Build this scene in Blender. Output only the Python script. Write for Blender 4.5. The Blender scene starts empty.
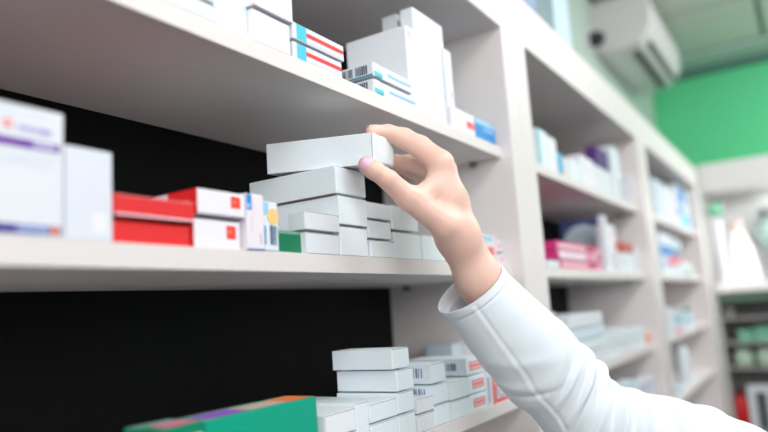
import bpy, bmesh, math, random
import numpy as np
from mathutils import Vector, Matrix
random.seed(7)
SC = bpy.context.scene
C = SC.collection
S = 0.42            # metres per shelf unit (camera to shelf front = 1 unit)
H = 1.45            # camera height above the floor
K = 1.052           # the shelves sit a little behind the front of the uprights

# ---------------------------------------------------------------- camera
RX = (0.53456876, 0.08368249, 0.84097175)     # world X, Y, Z in camera axes (right, down, forward)
RY = (-0.84244662, 0.13192401, 0.52237893)
RZ = (-0.06723039, -0.98772126, 0.14102049)
FPX = 673.32
cam_d = bpy.data.cameras.new('camera')
cam = bpy.data.objects.new('camera', cam_d)
C.objects.link(cam)
SC.camera = cam
right = Vector((RX[0], RY[0], RZ[0])); down = Vector((RX[1], RY[1], RZ[1])); fwd = Vector((RX[2], RY[2], RZ[2]))
m = Matrix((right, -down, -fwd)).transposed().to_4x4()
m.translation = Vector((0, -S, H))
cam.matrix_world = m
cam_d.sensor_width = 36
cam_d.lens = 36 * FPX / 768
cam_d.clip_start = 0.05
cam_d.dof.use_dof = True
cam_d.dof.focus_distance = 0.80
cam_d.dof.aperture_fstop = 1.9

# ---------------------------------------------------------------- world, lights, exposure
SC.view_settings.view_transform = 'Standard'
SC.view_settings.look = 'None'
SC.view_settings.gamma = 1
SC.view_settings.use_curve_mapping = False
SC.view_settings.exposure = 0.0
w = bpy.data.worlds.new('world'); SC.world = w
w.use_nodes = True
w.node_tree.nodes['Background'].inputs[0].default_value = (0.97, 0.98, 1.0, 1)
w.node_tree.nodes['Background'].inputs[1].default_value = 0.05


def area(name, loc, target, sx, sy, power, col=(1, 1, 1)):
    l = bpy.data.lights.new(name, 'AREA'); l.shape = 'RECTANGLE'; l.size = sx; l.size_y = sy
    l.energy = power; l.color = col
    o = bpy.data.objects.new(name, l); C.objects.link(o)
    o.location = loc
    o.rotation_euler = (Vector(target) - Vector(loc)).to_track_quat('-Z', 'Y').to_euler()
    return o


area('ceiling_and_fill_light', (-0.4, -1.0, 2.78), (0.25, -0.1, 1.4), 1.3, 0.6, 22)
area('ceiling_and_fill_light', (1.3, -1.0, 2.78), (1.4, -0.1, 1.4), 1.3, 0.6, 25)
area('ceiling_and_fill_light', (3.0, -1.0, 2.75), (3.1, -0.2, 1.2), 1.0, 0.6, 24)
area('ceiling_and_fill_light', (3.9, -1.6, 2.40), (4.6, -0.8, 2.3), 0.5, 1.0, 12)  # unseen lamp below the ceiling, added to brighten the far wall and ceiling
area('fill_light', (-0.7, -2.3, 2.15), (0.9, 0.0, 1.4), 2.2, 0.9, 34)  # unseen front fill, added to brighten the carton fronts and the sleeve
area('fill_light', (-2.2, -1.5, 2.1), (0.6, 0.0, 1.45), 2.0, 1.3, 22, (1.0, 0.99, .985))  # unseen fill from the left, added to lift the left-facing carton sides


# ---------------------------------------------------------------- helpers


def lin(c):
    return tuple(((v / 255) / 12.92 if v / 255 <= 0.04045 else ((v / 255 + 0.055) / 1.055) ** 2.4) for v in c)


def U(x, y, z):
    """shelf units (camera origin) -> metres"""
    return Vector((x * S, (y - 1) * S, z * S + H))


def ray(px, py):
    v = (px - 384, py - 216, FPX)
    return tuple(sum(a * b for a, b in zip(r, v)) for r in (RX, RY, RZ))


def onY(px, py, y):
    d = ray(px, py); k = y / d[1]; return (d[0] * k, y, d[2] * k)


def onX(px, py, x):
    d = ray(px, py); k = x / d[0]; return (x, d[1] * k, d[2] * k)


def at(px, py, depth):
    """a point at a real distance (metres) along the view"""
    d = ray(px, py); k = depth * K / FPX
    return Vector((d[0] * k, d[1] * k - S, d[2] * k + H))


_mats = {}


def mat(name, rgb, rough=0.5, bump=0.0, scale=60, var=0.0, spec=0.5, emit=None, trans=0, sss=0):
    if name in _mats: return _mats[name]
    mm = bpy.data.materials.new(name); mm.use_nodes = True
    nt = mm.node_tree; b = nt.nodes['Principled BSDF']
    col = (*lin(rgb), 1)
    b.inputs['Base Color'].default_value = col
    b.inputs['Roughness'].default_value = rough
    b.inputs['Specular IOR Level'].default_value = spec
    if trans: b.inputs['Transmission Weight'].default_value = trans
    if sss:
        b.inputs['Subsurface Weight'].default_value = sss
        b.inputs['Subsurface Radius'].default_value = (0.012, 0.004, 0.002)
        b.inputs['Subsurface Scale'].default_value = 1.0
    if emit:
        b.inputs['Emission Color'].default_value = (*lin(emit[0]), 1); b.inputs['Emission Strength'].default_value = emit[1]
    if bump or var:
        tc = nt.nodes.new('ShaderNodeTexCoord'); n = nt.nodes.new('ShaderNodeTexNoise')
        n.inputs['Scale'].default_value = scale; n.inputs['Detail'].default_value = 4
        nt.links.new(tc.outputs['Object'], n.inputs['Vector'])
        if bump:
            bp = nt.nodes.new('ShaderNodeBump'); bp.inputs['Strength'].default_value = bump; bp.inputs['Distance'].default_value = 0.002
            nt.links.new(n.outputs['Fac'], bp.inputs['Height']); nt.links.new(bp.outputs['Normal'], b.inputs['Normal'])
        if var:
            mx = nt.nodes.new('ShaderNodeMix'); mx.data_type = 'RGBA'
            mx.inputs[6].default_value = col
            mx.inputs[7].default_value = (*lin(tuple(max(0, v * (1 - var)) for v in rgb)), 1)
            nt.links.new(n.outputs['Fac'], mx.inputs[0]); nt.links.new(mx.outputs[2], b.inputs['Base Color'])
    _mats[name] = mm
    return mm


LAM = mat('white laminate', (231, 225, 224), 0.45, 0.05, 90, 0.02)
BLK = mat('black back board', (9, 10, 12), 0.6, 0.05, 40, 0.1, 0.2)
GREY = mat('grey steel', (120, 120, 120), 0.4)
CART = mat('white carton', (236, 246, 252), 0.5, 0.04, 200, 0.015)
CARTW = mat('bright white carton', (226, 231, 238), 0.5, 0.04, 200, 0.01)
LILAC = mat('faint lilac carton', (238, 236, 244), 0.45)
GAP = mat('dark slit', (84, 90, 100), 0.8)
KRAFT = mat('brown board edge', (214, 150, 130), 0.8)
RED = mat('red print', (226, 42, 46), 0.5)
ORED = mat('orange red print', (238, 70, 44), 0.45)
PINKRED = mat('pale red print', (236, 120, 120), 0.5)
PURP = mat('purple print', (104, 34, 160), 0.45)
INDI = mat('indigo print', (52, 38, 140), 0.45)
LAV = mat('lavender print', (168, 150, 214), 0.45)
LAVG = mat('faint grey lavender print', (206, 208, 232), 0.5)
PKF = mat('faint pink print', (248, 200, 210), 0.5)
BLUE = mat('blue print', (24, 138, 214), 0.45)
NAVY = mat('navy print', (18, 50, 130), 0.45)
SKY = mat('sky blue print', (150, 208, 240), 0.45)
CYAN = mat('cyan print', (40, 196, 222), 0.4)
TEAL = mat('teal print', (38, 140, 160), 0.45)
DGRN = mat('dark green print', (16, 120, 84), 0.45)
GRN = mat('green print', (0, 164, 134), 0.42)
GRNL = mat('dull green print', (120, 168, 150), 0.45)
ORG = mat('orange sticker', (250, 206, 136), 0.5)
ORA = mat('orange print', (240, 130, 70), 0.5)
ORH = mat('hot orange print', (250, 110, 50), 0.5)
PINK = mat('pink print', (240, 120, 160), 0.45)
MAG = mat('magenta print', (206, 40, 120), 0.45)
VIO = mat('violet print', (156, 96, 208), 0.45)
BEI = mat('beige print', (210, 190, 170), 0.5)
BARG = mat('barcode ink', (96, 116, 150), 0.6)
BARD = mat('dark barcode ink', (70, 84, 100), 0.6)
CARB = mat('pale blue carton', (214, 230, 242), 0.5)
CAQ = mat('pale aqua carton', (228, 239, 245), 0.5)
PRP = mat('deep purple carton', (84, 46, 120), 0.5)
BRN = mat('brick red carton', (190, 88, 72), 0.5)


def link(o, parent=None):
    C.objects.link(o)
    if parent: o.parent = parent
    return o


def mesh_obj(name, bm, mats, parent=None, smooth=False):
    me = bpy.data.meshes.new(name)
    bm.normal_update()
    bm.to_mesh(me); bm.free()
    for x in (mats if isinstance(mats, (list, tuple)) else [mats]): me.materials.append(x)
    if smooth:
        for p in me.polygons: p.use_smooth = True
    return link(bpy.data.objects.new(name, me), parent)


def tag(o, label=None, cat=None, group=None, kind=None):
    if label: o['label'] = label
    if cat: o['category'] = cat
    if group: o['group'] = group
    if kind: o['kind'] = kind
    return o


def empty(name, loc):
    o = bpy.data.objects.new(name, None); o.location = loc; o.empty_display_size = 0.05
    return link(o)


def box_bm(bm, a, b, mi=0, bev=0.0):
    r = bmesh.ops.create_cube(bm, size=1)
    vs = r['verts']
    for v in vs:
        v.co = Vector([(a[i] + b[i]) / 2 + v.co[i] * (b[i] - a[i]) for i in range(3)])
    fs = list({f for v in vs for f in v.link_faces})
    for f in fs: f.material_index = mi
    if bev:
        es = list({e for v in vs for e in v.link_edges})
        rr = bmesh.ops.bevel(bm, geom=es, offset=bev, segments=2, affect='EDGES', profile=0.5)
        for f in rr['faces']: f.material_index = mi
    return fs


def lathe_bm(bm, prof, seg=24, mi=0, centre=(0, 0)):
    rings = []
    for r, z in prof:
        rings.append([bm.verts.new((centre[0] + r * math.cos(2 * math.pi * k / seg), centre[1] + r * math.sin(2 * math.pi * k / seg), z)) for k in range(seg)])
    for a, b in zip(rings, rings[1:]):
        for k in range(seg):
            f = bm.faces.new((a[k], a[(k + 1) % seg], b[(k + 1) % seg], b[k])); f.material_index = mi; f.smooth = True
    f = bm.faces.new(rings[-1]); f.material_index = mi
    f = bm.faces.new(list(reversed(rings[0]))); f.material_index = mi


# ---------------------------------------------------------------- structure
def struct(name, a, b, mt, bev=0.0):
    bm = bmesh.new(); box_bm(bm, U(*a), U(*b), 0, bev)
    o = mesh_obj(name, bm, mt); o['kind'] = 'structure'
    return o


FZ = -H / S
CZ = 3.29
floor_m = mat('pale floor tile', (92, 90, 88), 0.4, 0.03, 20, 0.05)
wall_m = mat('pale green grey wall', (176, 194, 184), 0.7, 0.05, 30, 0.03)
green_m = mat('green wall paint', (84, 198, 138), 0.6, 0.04, 30, 0.04)
ceil_m = mat('grey green ceiling', (200, 206, 198), 0.7, 0.05, 30, 0.03)
seam_m = mat('ceiling seam', (104, 110, 104), 0.7)
struct('floor', (-3, -7, FZ - .1), (10.9, 1.86, FZ), floor_m)
struct('wall_back', (-3, 1.68, FZ), (10.9, 1.86, CZ), wall_m)
struct('wall_right', (10.7, -7, FZ), (10.9, 1.68, CZ), green_m)
# ceiling: tiles with dark joints
bm = bmesh.new()
box_bm(bm, U(-3, -7, CZ + .02), U(10.9, 1.86, CZ + .12), 1)
tx = 1.55
x = 10.02
while x > -3:
    y = 1.66
    while y > -7:
        box_bm(bm, U(max(-3, x - tx) + .03, y - tx + .03, CZ), U(x - .03, y - .03, CZ + .03), 0)
        y -= tx
    x -= tx
o = mesh_obj('ceiling', bm, [ceil_m, seam_m]); o['kind'] = 'structure'
struct('trim_1', (10.04, -7, CZ - .05), (10.69, 1.61, CZ - .002), mat('pale cornice', (172, 188, 182), 0.6))
struct('trim_2', (10.6, -7, CZ - .16), (10.69, 1.61, CZ - .052), mat('dark green cornice line', (70, 110, 100), 0.7))  # narrow dark green strip below the pale cornice

# ---------------------------------------------------------------- shelving bays
ZT, ZM, ZL = .635, .150, -.350
SHELVES = [(.590, ZT), (.105, ZM), (-.393, ZL), (-.880, -.836), (-1.37, -1.326), (-2.1, -2.056)]
BAYS = [(.14, .28, 2.68, 2.82), (2.822, 2.965, 5.37, 5.54), (5.542, 5.70, 8.45, 8.79)]
BLAB = ['white laminate shelving bay with black back, nearest the camera, reached into by the hand',
        'white laminate shelving bay in the middle, with magenta and blue cartons',
        'farthest blurred white laminate shelving bay, beside the display cabinet']
for (x0, x0i, x1i, x1), lab in zip(BAYS, BLAB):
    root = empty('shelving_bay', U(x0, 1, FZ)); tag(root, lab, 'shelving', 'white pharmacy shelving bays')
    org = U(x0, 1, FZ)

    def part(name, a, b, mt, bev=.0006, parent=root):
        bm = bmesh.new(); box_bm(bm, U(*a) - org, U(*b) - org, 0, bev)
        return mesh_obj(name, bm, mt, parent)
    part('side_panel', (x0, 1, FZ), (x0i, 1.66, 1.2), LAM)
    part('side_panel', (x1i, 1, FZ), (x1, 1.66, 1.2), LAM)
    part('top_panel', (x0, 1, 1.2), (x1, 1.66, 1.445), LAM)
    part('back_panel', (x0, 1.661, FZ), (x1, 1.677, 1.445), BLK, 0)
    part('plinth', (x0i, 1.02, FZ), (x1i, 1.66, FZ + .25), LAM)
    for za, zb in SHELVES:
        za, zb = za * K, zb * K
        s = part('shelf', (x0i + .001, K, za), (x1i - .001, 1.659, zb), LAM)
        for yy in (1.18, 1.56):
            for xx, dx in ((x1i - .03, .029), (x0i + .001, .029)):
                bm = bmesh.new(); box_bm(bm, U(xx, yy - .012, za - .022) - org, U(xx + dx, yy + .012, za - .001) - org, 0, .0005)
                mesh_obj('shelf_pin', bm, GREY, s)

# ---------------------------------------------------------------- cartons
LOOKS = {}


def face_frame(face, w, d, h):
    e = .00015
    if face == 'F': return Vector((0, -e, 0)), Vector((w, 0, 0)), Vector((0, 0, h))
    if face == 'L': return Vector((-e, d, 0)), Vector((0, -d, 0)), Vector((0, 0, h))
    if face == 'R': return Vector((w + e, 0, 0)), Vector((0, d, 0)), Vector((0, 0, h))
    if face == 'T': return Vector((0, 0, h + e)), Vector((w, 0, 0)), Vector((0, d, 0))
    if face == 'B': return Vector((0, d, -e)), Vector((w, 0, 0)), Vector((0, -d, 0))


def carton_mesh(w, d, h, body, prints=(), bev=.0007):
    """body: material; prints: (face, u0, v0, u1, v1, material[, 'disc'])  fractions of the face"""
    bm = bmesh.new(); box_bm(bm, (0, 0, 0), (w, d, h), 0, bev)
    mats = [body]
    for n, p in enumerate(prints):
        face, u0, v0, u1, v1, mt = p[:6]
        if mt not in mats: mats.append(mt)
        o, a, b = face_frame(face, w, d, h)
        nrm = a.cross(b).normalized()
        o = o + nrm * (.00003 * n)
        if len(p) > 6:
            cx, cy = (u0 + u1) / 2, (v0 + v1) / 2
            r1 = (u1 - u0) / 2; r2 = (v1 - v0) / 2
            a0, a1 = (0, 2 * math.pi) if p[6] == 'disc' else (0, math.pi)
            vs = [bm.verts.new(o + a * (cx + r1 * math.cos(a0 + (a1 - a0) * k / 28)) + b * (cy + r2 * math.sin(a0 + (a1 - a0) * k / 28))) for k in range(28 if p[6] == 'disc' else 29)]
        else:
            vs = [bm.verts.new(o + a * u + b * v) for u, v in ((u0, v0), (u1, v0), (u1, v1), (u0, v1))]
        f = bm.faces.new(vs); f.material_index = mats.index(mt)
    return bm, mats


def bars(face, u0, v0, u1, v1, mt, n=12, seed=1):
    r = random.Random(seed); out = []; u = u0; st = (u1 - u0) / n
    for k in range(n):
        ww = st * r.uniform(.3, .8)
        out.append((face, u, v0, u + ww, v1, mt)); u += st
    return out


def words(face, u0, v0, u1, v1, mt, n=6, seed=1):
    """an unreadable line of small print: word-like dashes"""
    r = random.Random(seed); out = []; u = u0; st = (u1 - u0) / n
    for k in range(n):
        out.append((face, u, v0, u + st * r.uniform(.55, .85), v0 + (v1 - v0) * r.uniform(.7, 1), mt)); u += st
    return out


def carton(label, x0, x1, z0, z1, y=1.004, d=.28, body=None, prints=(), flap=False, rz=0, group=None, name='medicine_carton', cat='box', tilt=0):
    for lim in (2.68, 5.37, 8.45):
        if x0 * K < lim < x1 * K + .004: x1 = (lim - .004) / K
    z0 += .0014
    x0, x1, z0, z1, y, d = (v * K for v in (x0, x1, z0, z1, y, d))
    w, dd, h = (x1 - x0) * S, d * S, (z1 - z0) * S
    bm, mats = carton_mesh(w, dd, h, body or CART, prints)
    o = mesh_obj(name, bm, mats)
    o.location = U(x0, y, z0)
    o.rotation_euler = (0, tilt, rz)
    tag(o, label, cat, group)
    if flap:
        bm = bmesh.new()
        g = .0011
        box_bm(bm, (g, -.0005, .0006), (w - g * .7, -.00002, h - g), 0, .0002)
        box_bm(bm, (g * .4, -.00022, h - g), (w - g * .4, -.00001, h - g * .45), 1)
        mesh_obj('end_flap', bm, [body or CART, GAP], o)
    return o


def F(bl, tr, z0, y=1.004, z1=None):
    a = onY(*bl, y); b = onY(*tr, y)
    return a[0], b[0], z0, (b[2] if z1 is None else z1)


G = .0015
# ---- middle shelf, left end -----------------------------------------------------------
x0, x1, z0, z1 = F((0, 237), (63.5, 115.5), ZM)
pA = [('F', 0, .672, .965, .738, PURP), ('F', .74, .684, .93, .728, LAV), ('F', .0, .02, .975, .088, INDI),
      ('F', .62, .032, .88, .078, LAV), ('F', .885, .022, .96, .086, ORA, 'disc'),
      ('F', .50, .80, .58, .875, PINKRED, 'disc'), ('F', .52, .82, .56, .855, PKF, 'disc')]
pA += words('F', .62, .80, .90, .85, LAV, 8, 3) + words('F', .45, .60, .95, .61, LAVG, 9, 4) + words('F', .45, .93, .9, .937, LAVG, 9, 5) + words('F', .5, .55, .9, .56, LAVG, 9, 7)
pA += words('F', .75, .690, .92, .722, CARTW, 7, 9) + words('F', .64, .04, .87, .07, SKY, 7, 2)
carton('tall white carton with purple stripe and indigo foot band, leftmost on the middle shelf', x1 - .20, x1, ZM, z1 + .002, d=.09, body=CARTW, prints=pA)
xa = x1
x0, x1, z0, z1 = F((63, 239), (112, 153), ZM)
carton('plain white upright carton between the purple-striped carton and the red cartons', xa + .004, x1, ZM, z1, d=.10, body=mat('blank pale carton', (222, 227, 238), .5),
       prints=[('F', .55, .08, .85, .3, LILAC)])
# red cartons
x0, x1, z0, z1 = F((113.6, 241), (191.5, 226), ZM)
carton('red carton lying under another red carton, left of the white and red pair', x0, x1, ZM, z1, y=1.01, d=.25, body=RED)
z2 = onY(194, 204.5, 1.01)[2]
carton('red carton on top of the other red carton, beside the plain white upright carton', x0, x1 + .004, z1 + .006, z2, y=1.0, d=.25, body=RED, prints=[('F', 0, 0, 1, .12, PKF), ('F', 0, .93, 1, 1, PINKRED)])
bm = None
# white front / red side cartons
x0, x1, z0, z1 = F((192.5, 245.5), (242, 222.6), ZM)
xw = x0 + .008
xe = onY(242, 249, 1.004)[0]
pw = [('F', .69, .35, .90, .84, ORED), ('F', .72, .55, .82, .68, PINKRED), ('L', .6, 0, 1, 1, RED), ('L', .66, .4, .9, .6, PINKRED)]
pw += words('F', .1, .1, .6, .16, LILAC, 5, 4)
carton('white-fronted carton with red side and orange-red logo, lower of its pair beside the red cartons', xw, xe, ZM, z1, y=1.008, d=.22, body=LILAC, prints=pw)
z2 = onY(193, 187, 1.0)[2]
carton('white-fronted carton with red side and orange-red logo, upper of its pair beside the red cartons', xw + .004, xe + .006, z1 + .008, z2, y=1.0, d=.22, body=LILAC, prints=pw, rz=-.02)
x0, x1, z0, z1 = F((243, 249), (262, 195.5), ZM, 1.0)
carton('upright lilac-white carton with blue top corner stripe, left of the orange-stickered carton', xe + .012, x1, ZM, z1, y=.998, d=.14, body=mat('pink white carton', (238, 230, 238), .5),
       prints=[('F', .0, .70, .30, .985, BLUE), ('F', .03, .74, .2, .82, SKY), ('F', .42, .62, .46, .8, PKF), ('F', .25, .3, .29, .62, LAVG), ('F', .75, .1, .80, .3, LAV), ('F', 0, 0, 1, .02, BLUE)])
xd = x1
x0, x1, z0, z1 = F((262, 250.5), (277, 203), ZM, 1.0)
o = carton('narrow upright blue-white carton with round orange sticker and barcode', xd + .003, x1, ZM, z1, y=1.0, d=.12, body=mat('bluish white carton', (226, 238, 248), .5),
           prints=[('F', 0, .72, .35, .98, SKY), ('F', .0, .34, .12, .5, BLUE), ('F', 0, .12, .1, .34, TEAL)] + bars('F', .38, .12, .85, .52, BARG, 1, 3) + [('F', .38, .12 + k * .036, .86, .12 + k * .036 + .02, BARG) for k in range(11)])
bm = bmesh.new()
lathe_bm(bm, [(.0082, 0), (.0082, .0003)], 28)
st = mesh_obj('round_sticker', bm, ORG, o); st['label'] = 'round pale orange sticker'
st.rotation_euler = (math.pi / 2, 0, 0)
st.location = ((x1 - xd) * S * .62, -.0003, (z1 - ZM) * S * .73)
x0, x1, z0, z1 = F((278.5, 252), (307, 231.5), ZM)
carton('small dark green carton between the orange-stickered carton and the white stacks', x1 - .125, x1, ZM, z1, y=1.02, d=.2, body=DGRN, prints=[('F', 0, .86, 1, 1, GRNL), ('F', .2, 0, .6, .03, CARTW)])
# small white cartons H
x0, x1, z0, z1 = F((305.8, 254), (338.5, 235), ZM)
carton('small white carton under its twin, touching the small dark green carton', x0 + .004, 1.391, ZM, z1, d=.05, body=CARTW, flap=True, group='small white cartons left of the tall stack')
z2 = onY(338, 215.3, 1.0)[2]
carton('small white carton on top of its twin, beside the small dark green carton', x0 - .003, 1.391, z1 + .004, z2, d=.05, body=CARTW, flap=True, group='small white cartons left of the tall stack', y=1.0)
# tall stack G
gx0, gx1 = 1.396, 1.522
zs = [ZM, onY(340, 225.4, 1.0)[2], onY(339, 194.8, 1.0)[2], onY(339, 166, 1.0)[2]]
GL = ['long white carton at the bottom of the tall stack', 'long white carton in the middle of the tall stack', 'long white carton on top of the tall stack, just under the held carton']
for k in range(3):
    carton(GL[k], gx0 - (0, .002, .010)[k], gx1, zs[k] + (.003 if k else 0), zs[k + 1], y=1.0 + .004 * (k == 0), d=.30, flap=True, prints=[('B', 0, .0, .06, .97, KRAFT)],
           rz=(0, .0, .0)[k], group='long white cartons of the tall stack')
# I1, I2
i0 = onY(368.5, 258, 1.0)[0] + .002; i1 = onY(392, 241, 1.0)[0]
zi = [ZM, onY(380, 240.3, 1.0)[2], onY(380, 221, 1.0)[2], onY(368, 201.3, 1.0)[2]]
IL = ['small white carton, bottom of three beside the tall stack', 'small white carton, middle of three beside the tall stack', 'small white carton, topmost of three beside the tall stack']
for k in range(3):
    carton(IL[k], i0 + (.018, .006, .002)[k], i1 + (.018, 0, .0)[k], zi[k] + (.003 if k else 0), zi[k + 1], y=1.004 - .002 * k, d=.26, flap=True, group='small white cartons beside the tall stack')
j0 = i1 + .022; j1 = onY(446, 262, 1.0)[0]; jm = (j0 + j1) / 2
zj = [ZM, onY(405, 232.5, 1.0)[2], onY(400, 205.8, 1.0)[2]]
carton('white carton on the shelf behind the wrist, lower row next to the small stack', j0, jm, ZM, zj[1], d=.26, flap=True, group='white cartons behind the hand')
carton('white carton on the shelf behind the wrist, lower row right end', jm + .003, j1, ZM, zj[1] + .001, d=.26, flap=True, group='white cartons behind the hand')
carton('white carton behind the palm, upper row next to the small stack', j0 - .012, jm - .01, zj[1] + .005, zj[2], d=.26, flap=True, group='white cartons behind the hand')
# right end of middle shelf
def mk(lab, bl, tr, z, z1px=None, **k):
    y = k.pop('y', 1.004)
    a = F(bl, tr, z, y)
    return carton(lab, a[0], a[1], z, a[3], y=y, **k)
m1 = mk('white carton with blue top and pink-red label, partly behind the wrist on the middle shelf', (478, 264), (495.5, 236.5), ZM, d=.2, y=1.02, body=CARTW,
        prints=[('F', 0, .8, .8, .95, SKY), ('F', .45, .3, .85, .6, PINKRED), ('F', .92, 0, 1, 1, PKF)])
pm = [('F', .35, .3, .75, .75, PINKRED), ('F', .42, .42, .68, .6, PKF)]
a = F((499, 267), (517.5, 255.5), ZM, 1.03)
carton('small white carton with pink-red logo, lower of two right of the wrist', a[0], a[1], ZM, a[3], y=1.03, d=.2, body=CARTW, prints=pm)
b = onY(517.5, 243, 1.03)[2]
carton('small white carton with pink-red logo, upper of two right of the wrist', a[0] - .01, a[1], a[3] + .008, b, y=1.03, d=.2, body=CARTW, prints=pm)

# ---- top shelf ------------------------------------------------------------------------
a = F((120, 5), (217.5, 6.5), ZT)
zc_ = onY(217, 6.5, 1.0)[2]
carton('white carton on the top shelf cut off by the frame, lower of the leftmost pair', a[1] - .26, a[1], ZT, zc_, d=.28, body=CARTW, flap=True, prints=[('F', .1, .55, .7, .6, CARB)])
carton('white carton at the very top edge, upper of the leftmost pair on the top shelf', a[1] - .26, a[1] - .012, zc_ + .004, zc_ + .09, d=.28, body=CARTW, flap=True)
b = F((218.5, 23), (252.5, 5), ZT)
carton('tall pale white carton on the top shelf between the left pair and the next stack', b[0] + .004, b[1] - .002, ZT, ZT + .26, y=1.02, d=.2, body=CAQ)
c = F((254, 41), (289, 25), ZT)
zc2 = onY(289, 24.5, 1.0)[2]
carton('white carton left of the red-striped pair on the top shelf, lower of two', c[0], c[1], ZT, zc2, d=.28, body=LILAC, flap=True)
carton('white carton left of the red-striped pair on the top shelf, upper of two', c[0] - .004, c[1] + .008, zc2 + .004, zc2 + .10, y=.998, d=.28, body=LILAC, flap=True, prints=[('F', 0, 0, .12, .05, RED)])
s0 = onY(294, 40, 1.0)[0]; s1 = onY(344.5, 60, 1.0)[0]
za = onY(344, 63.5, 1.0)[2]; zb = onY(344, 47, 1.0)[2]
pb = [('F', .07, .05, .25, .97, CYAN), ('F', .25, .42, 1, .68, RED), ('F', .25, .12, 1, .16, LAVG), ('F', .3, .78, .9, .82, LILAC)]
carton('white carton with red stripe and cyan end, lower of the pair on the top shelf', s0, s1 - .01, ZT, za, d=.2, body=CARTW, prints=pb)
carton('white carton with red stripe and cyan end, upper of the pair on the top shelf', s0 - .004, s1 - .002, za + .004, zb, y=1.0, d=.2, body=CARTW, prints=pb)
# barcode cartons c
c0 = onY(372, 62, 1.0)[0]; c1 = onY(412, 84, 1.0)[0]
zt2 = onY(372, 61.5, 1.0)[2]; zt1 = onY(372, 77, 1.0)[2]
pc = bars('L', .1, .2, .42, .85, BARD, 7, 2) + bars('L', .5, .2, .86, .85, BARD, 6, 5) + [('F', .03, .0, .22, .4, CYAN), ('F', .08, .0, .2, .14, TEAL), ('F', .03, .4, .14, 1, CAQ), ('F', .35, .45, .95, .62, SKY)]
carton('flat carton with barcode side and cyan corner, lower of its pair on the top shelf', c0 + .004, c1 + .03, ZT, zt1, d=.12, body=CARTW, prints=pc)
carton('flat carton with barcode side and cyan corner, upper of its pair on the top shelf', c0, c1, zt1 + .006, zt2, y=1.0, d=.12, body=CARTW, prints=pc + [('L', 0, 0, 1, .12, TEAL)])
# large white cartons
d0 = c0 + .225
dz = onY(402, 25.5, 1.02)[2]
dx0 = onY(403, 40, 1.02)[0]
big_x0 = onY(406, 79, 1.12)[0]
big = carton('largest white carton on the top shelf, with a faint pink corner mark', dx0, onY(441.5, 60, 1.01)[0], ZT, dz, y=1.01, d=.235, body=mat('large carton white', (236, 242, 248), .5),
             prints=[('F', .03, .88, .16, .95, PKF), ('F', .1, .86, .13, .9, PKF)])
p1 = onY(412, 6.5, 1.04); p2 = onY(441.5, 26, 1.04)
carton('white carton lying on top of the largest white carton, highest on the top shelf', p1[0], p2[0], dz + .002, p1[2], y=1.04, d=.05, body=mat('large carton white', (236, 242, 248), .5))
p3 = onY(396, 13.5, 1.115)
carton('small white carton standing on the largest white carton, left of the highest one', p3[0], p3[0] + .06, dz + .002, p3[2], y=1.115, d=.06, body=CARTW)
q0 = onY(442.5, 60, 1.02)[0]; q1 = onY(451, 60, 1.02)
carton('narrow tall white carton right against the largest white carton on the top shelf', q0 + .01, q1[0], ZT, onY(449.5, 52, 1.02)[2], y=1.02, d=.22, body=CARTW,
       prints=[('F', .7, .05, .9, .09, INDI), ('F', .62, .4, .75, .47, LAV), ('F', .6, .25, .7, .3, LAV), ('F', .4, .02, .75, .05, LAV)])
e0 = onY(453.5, 122, 1.0)[0]; e1 = onY(476.5, 134, 1.0)[0]
carton('small white carton with red mark next to the blue carton on the top shelf', e0, e1, ZT, onY(477, 117.5, 1.0)[2], d=.16, body=LILAC, prints=[('F', .62, .25, 1, .6, PINKRED), ('F', .66, .4, .8, .5, RED), ('F', .05, .5, .4, .55, LAVG)])
e2 = onY(496.5, 142, 1.0)[0]
carton('small bright blue carton with pale top at the right end of the top shelf', e1 + .005, e2, ZT, onY(497, 127.5, 1.0)[2], d=.16, body=BLUE, prints=[('F', 0, .74, 1, 1, SKY), ('F', .4, .5, .9, .62, SKY), ('T', 0, 0, 1, 1, SKY)])

# ---- lower shelf ----------------------------------------------------------------------
# green cartons
g0 = onY(205.5, 430, 1.004)[0]; g1 = onY(317, 410, 1.004)[0]
gz = onY(316.5, 396.3, 1.004)[2]
pg = [('F', 0, 0, .62, .08, CARTW), ('T', .0, .05, .13, .4, GRNL), ('T', .08, .18, .40, .85, VIO), ('T', .40, .12, .76, .8, BEI), ('T', .76, .1, 1, .9, ORA), ('T', .1, .86, .7, .97, GRNL)]
h_ = gz - ZL
pg += [('F', .62, 0, 1, .45, CARTW), ('F', .80, .12, .93, .36, GRN, 'disc')]
carton('long green carton with violet, beige and orange patches on top, on the lower shelf', g0, g1, ZL, gz, d=.10, body=GRN, prints=pg)
k0 = onY(158, 432, 1.004)[0]
carton('green carton with pink panel on top, leftmost on the lower shelf', k0 + .004, g0 - .004, ZL, onY(205, 420.5, 1.0)[2], y=1.004, d=.10, body=mat('deep green print', (10, 132, 98), .45),
       prints=[('T', .2, .08, .98, .6, PINK), ('T', 0, .6, 1, 1, GRNL), ('F', .55, 0, .96, .88, CAQ)] + words('F', .6, .4, .9, .5, GRN, 4, 2), rz=0)
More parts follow.
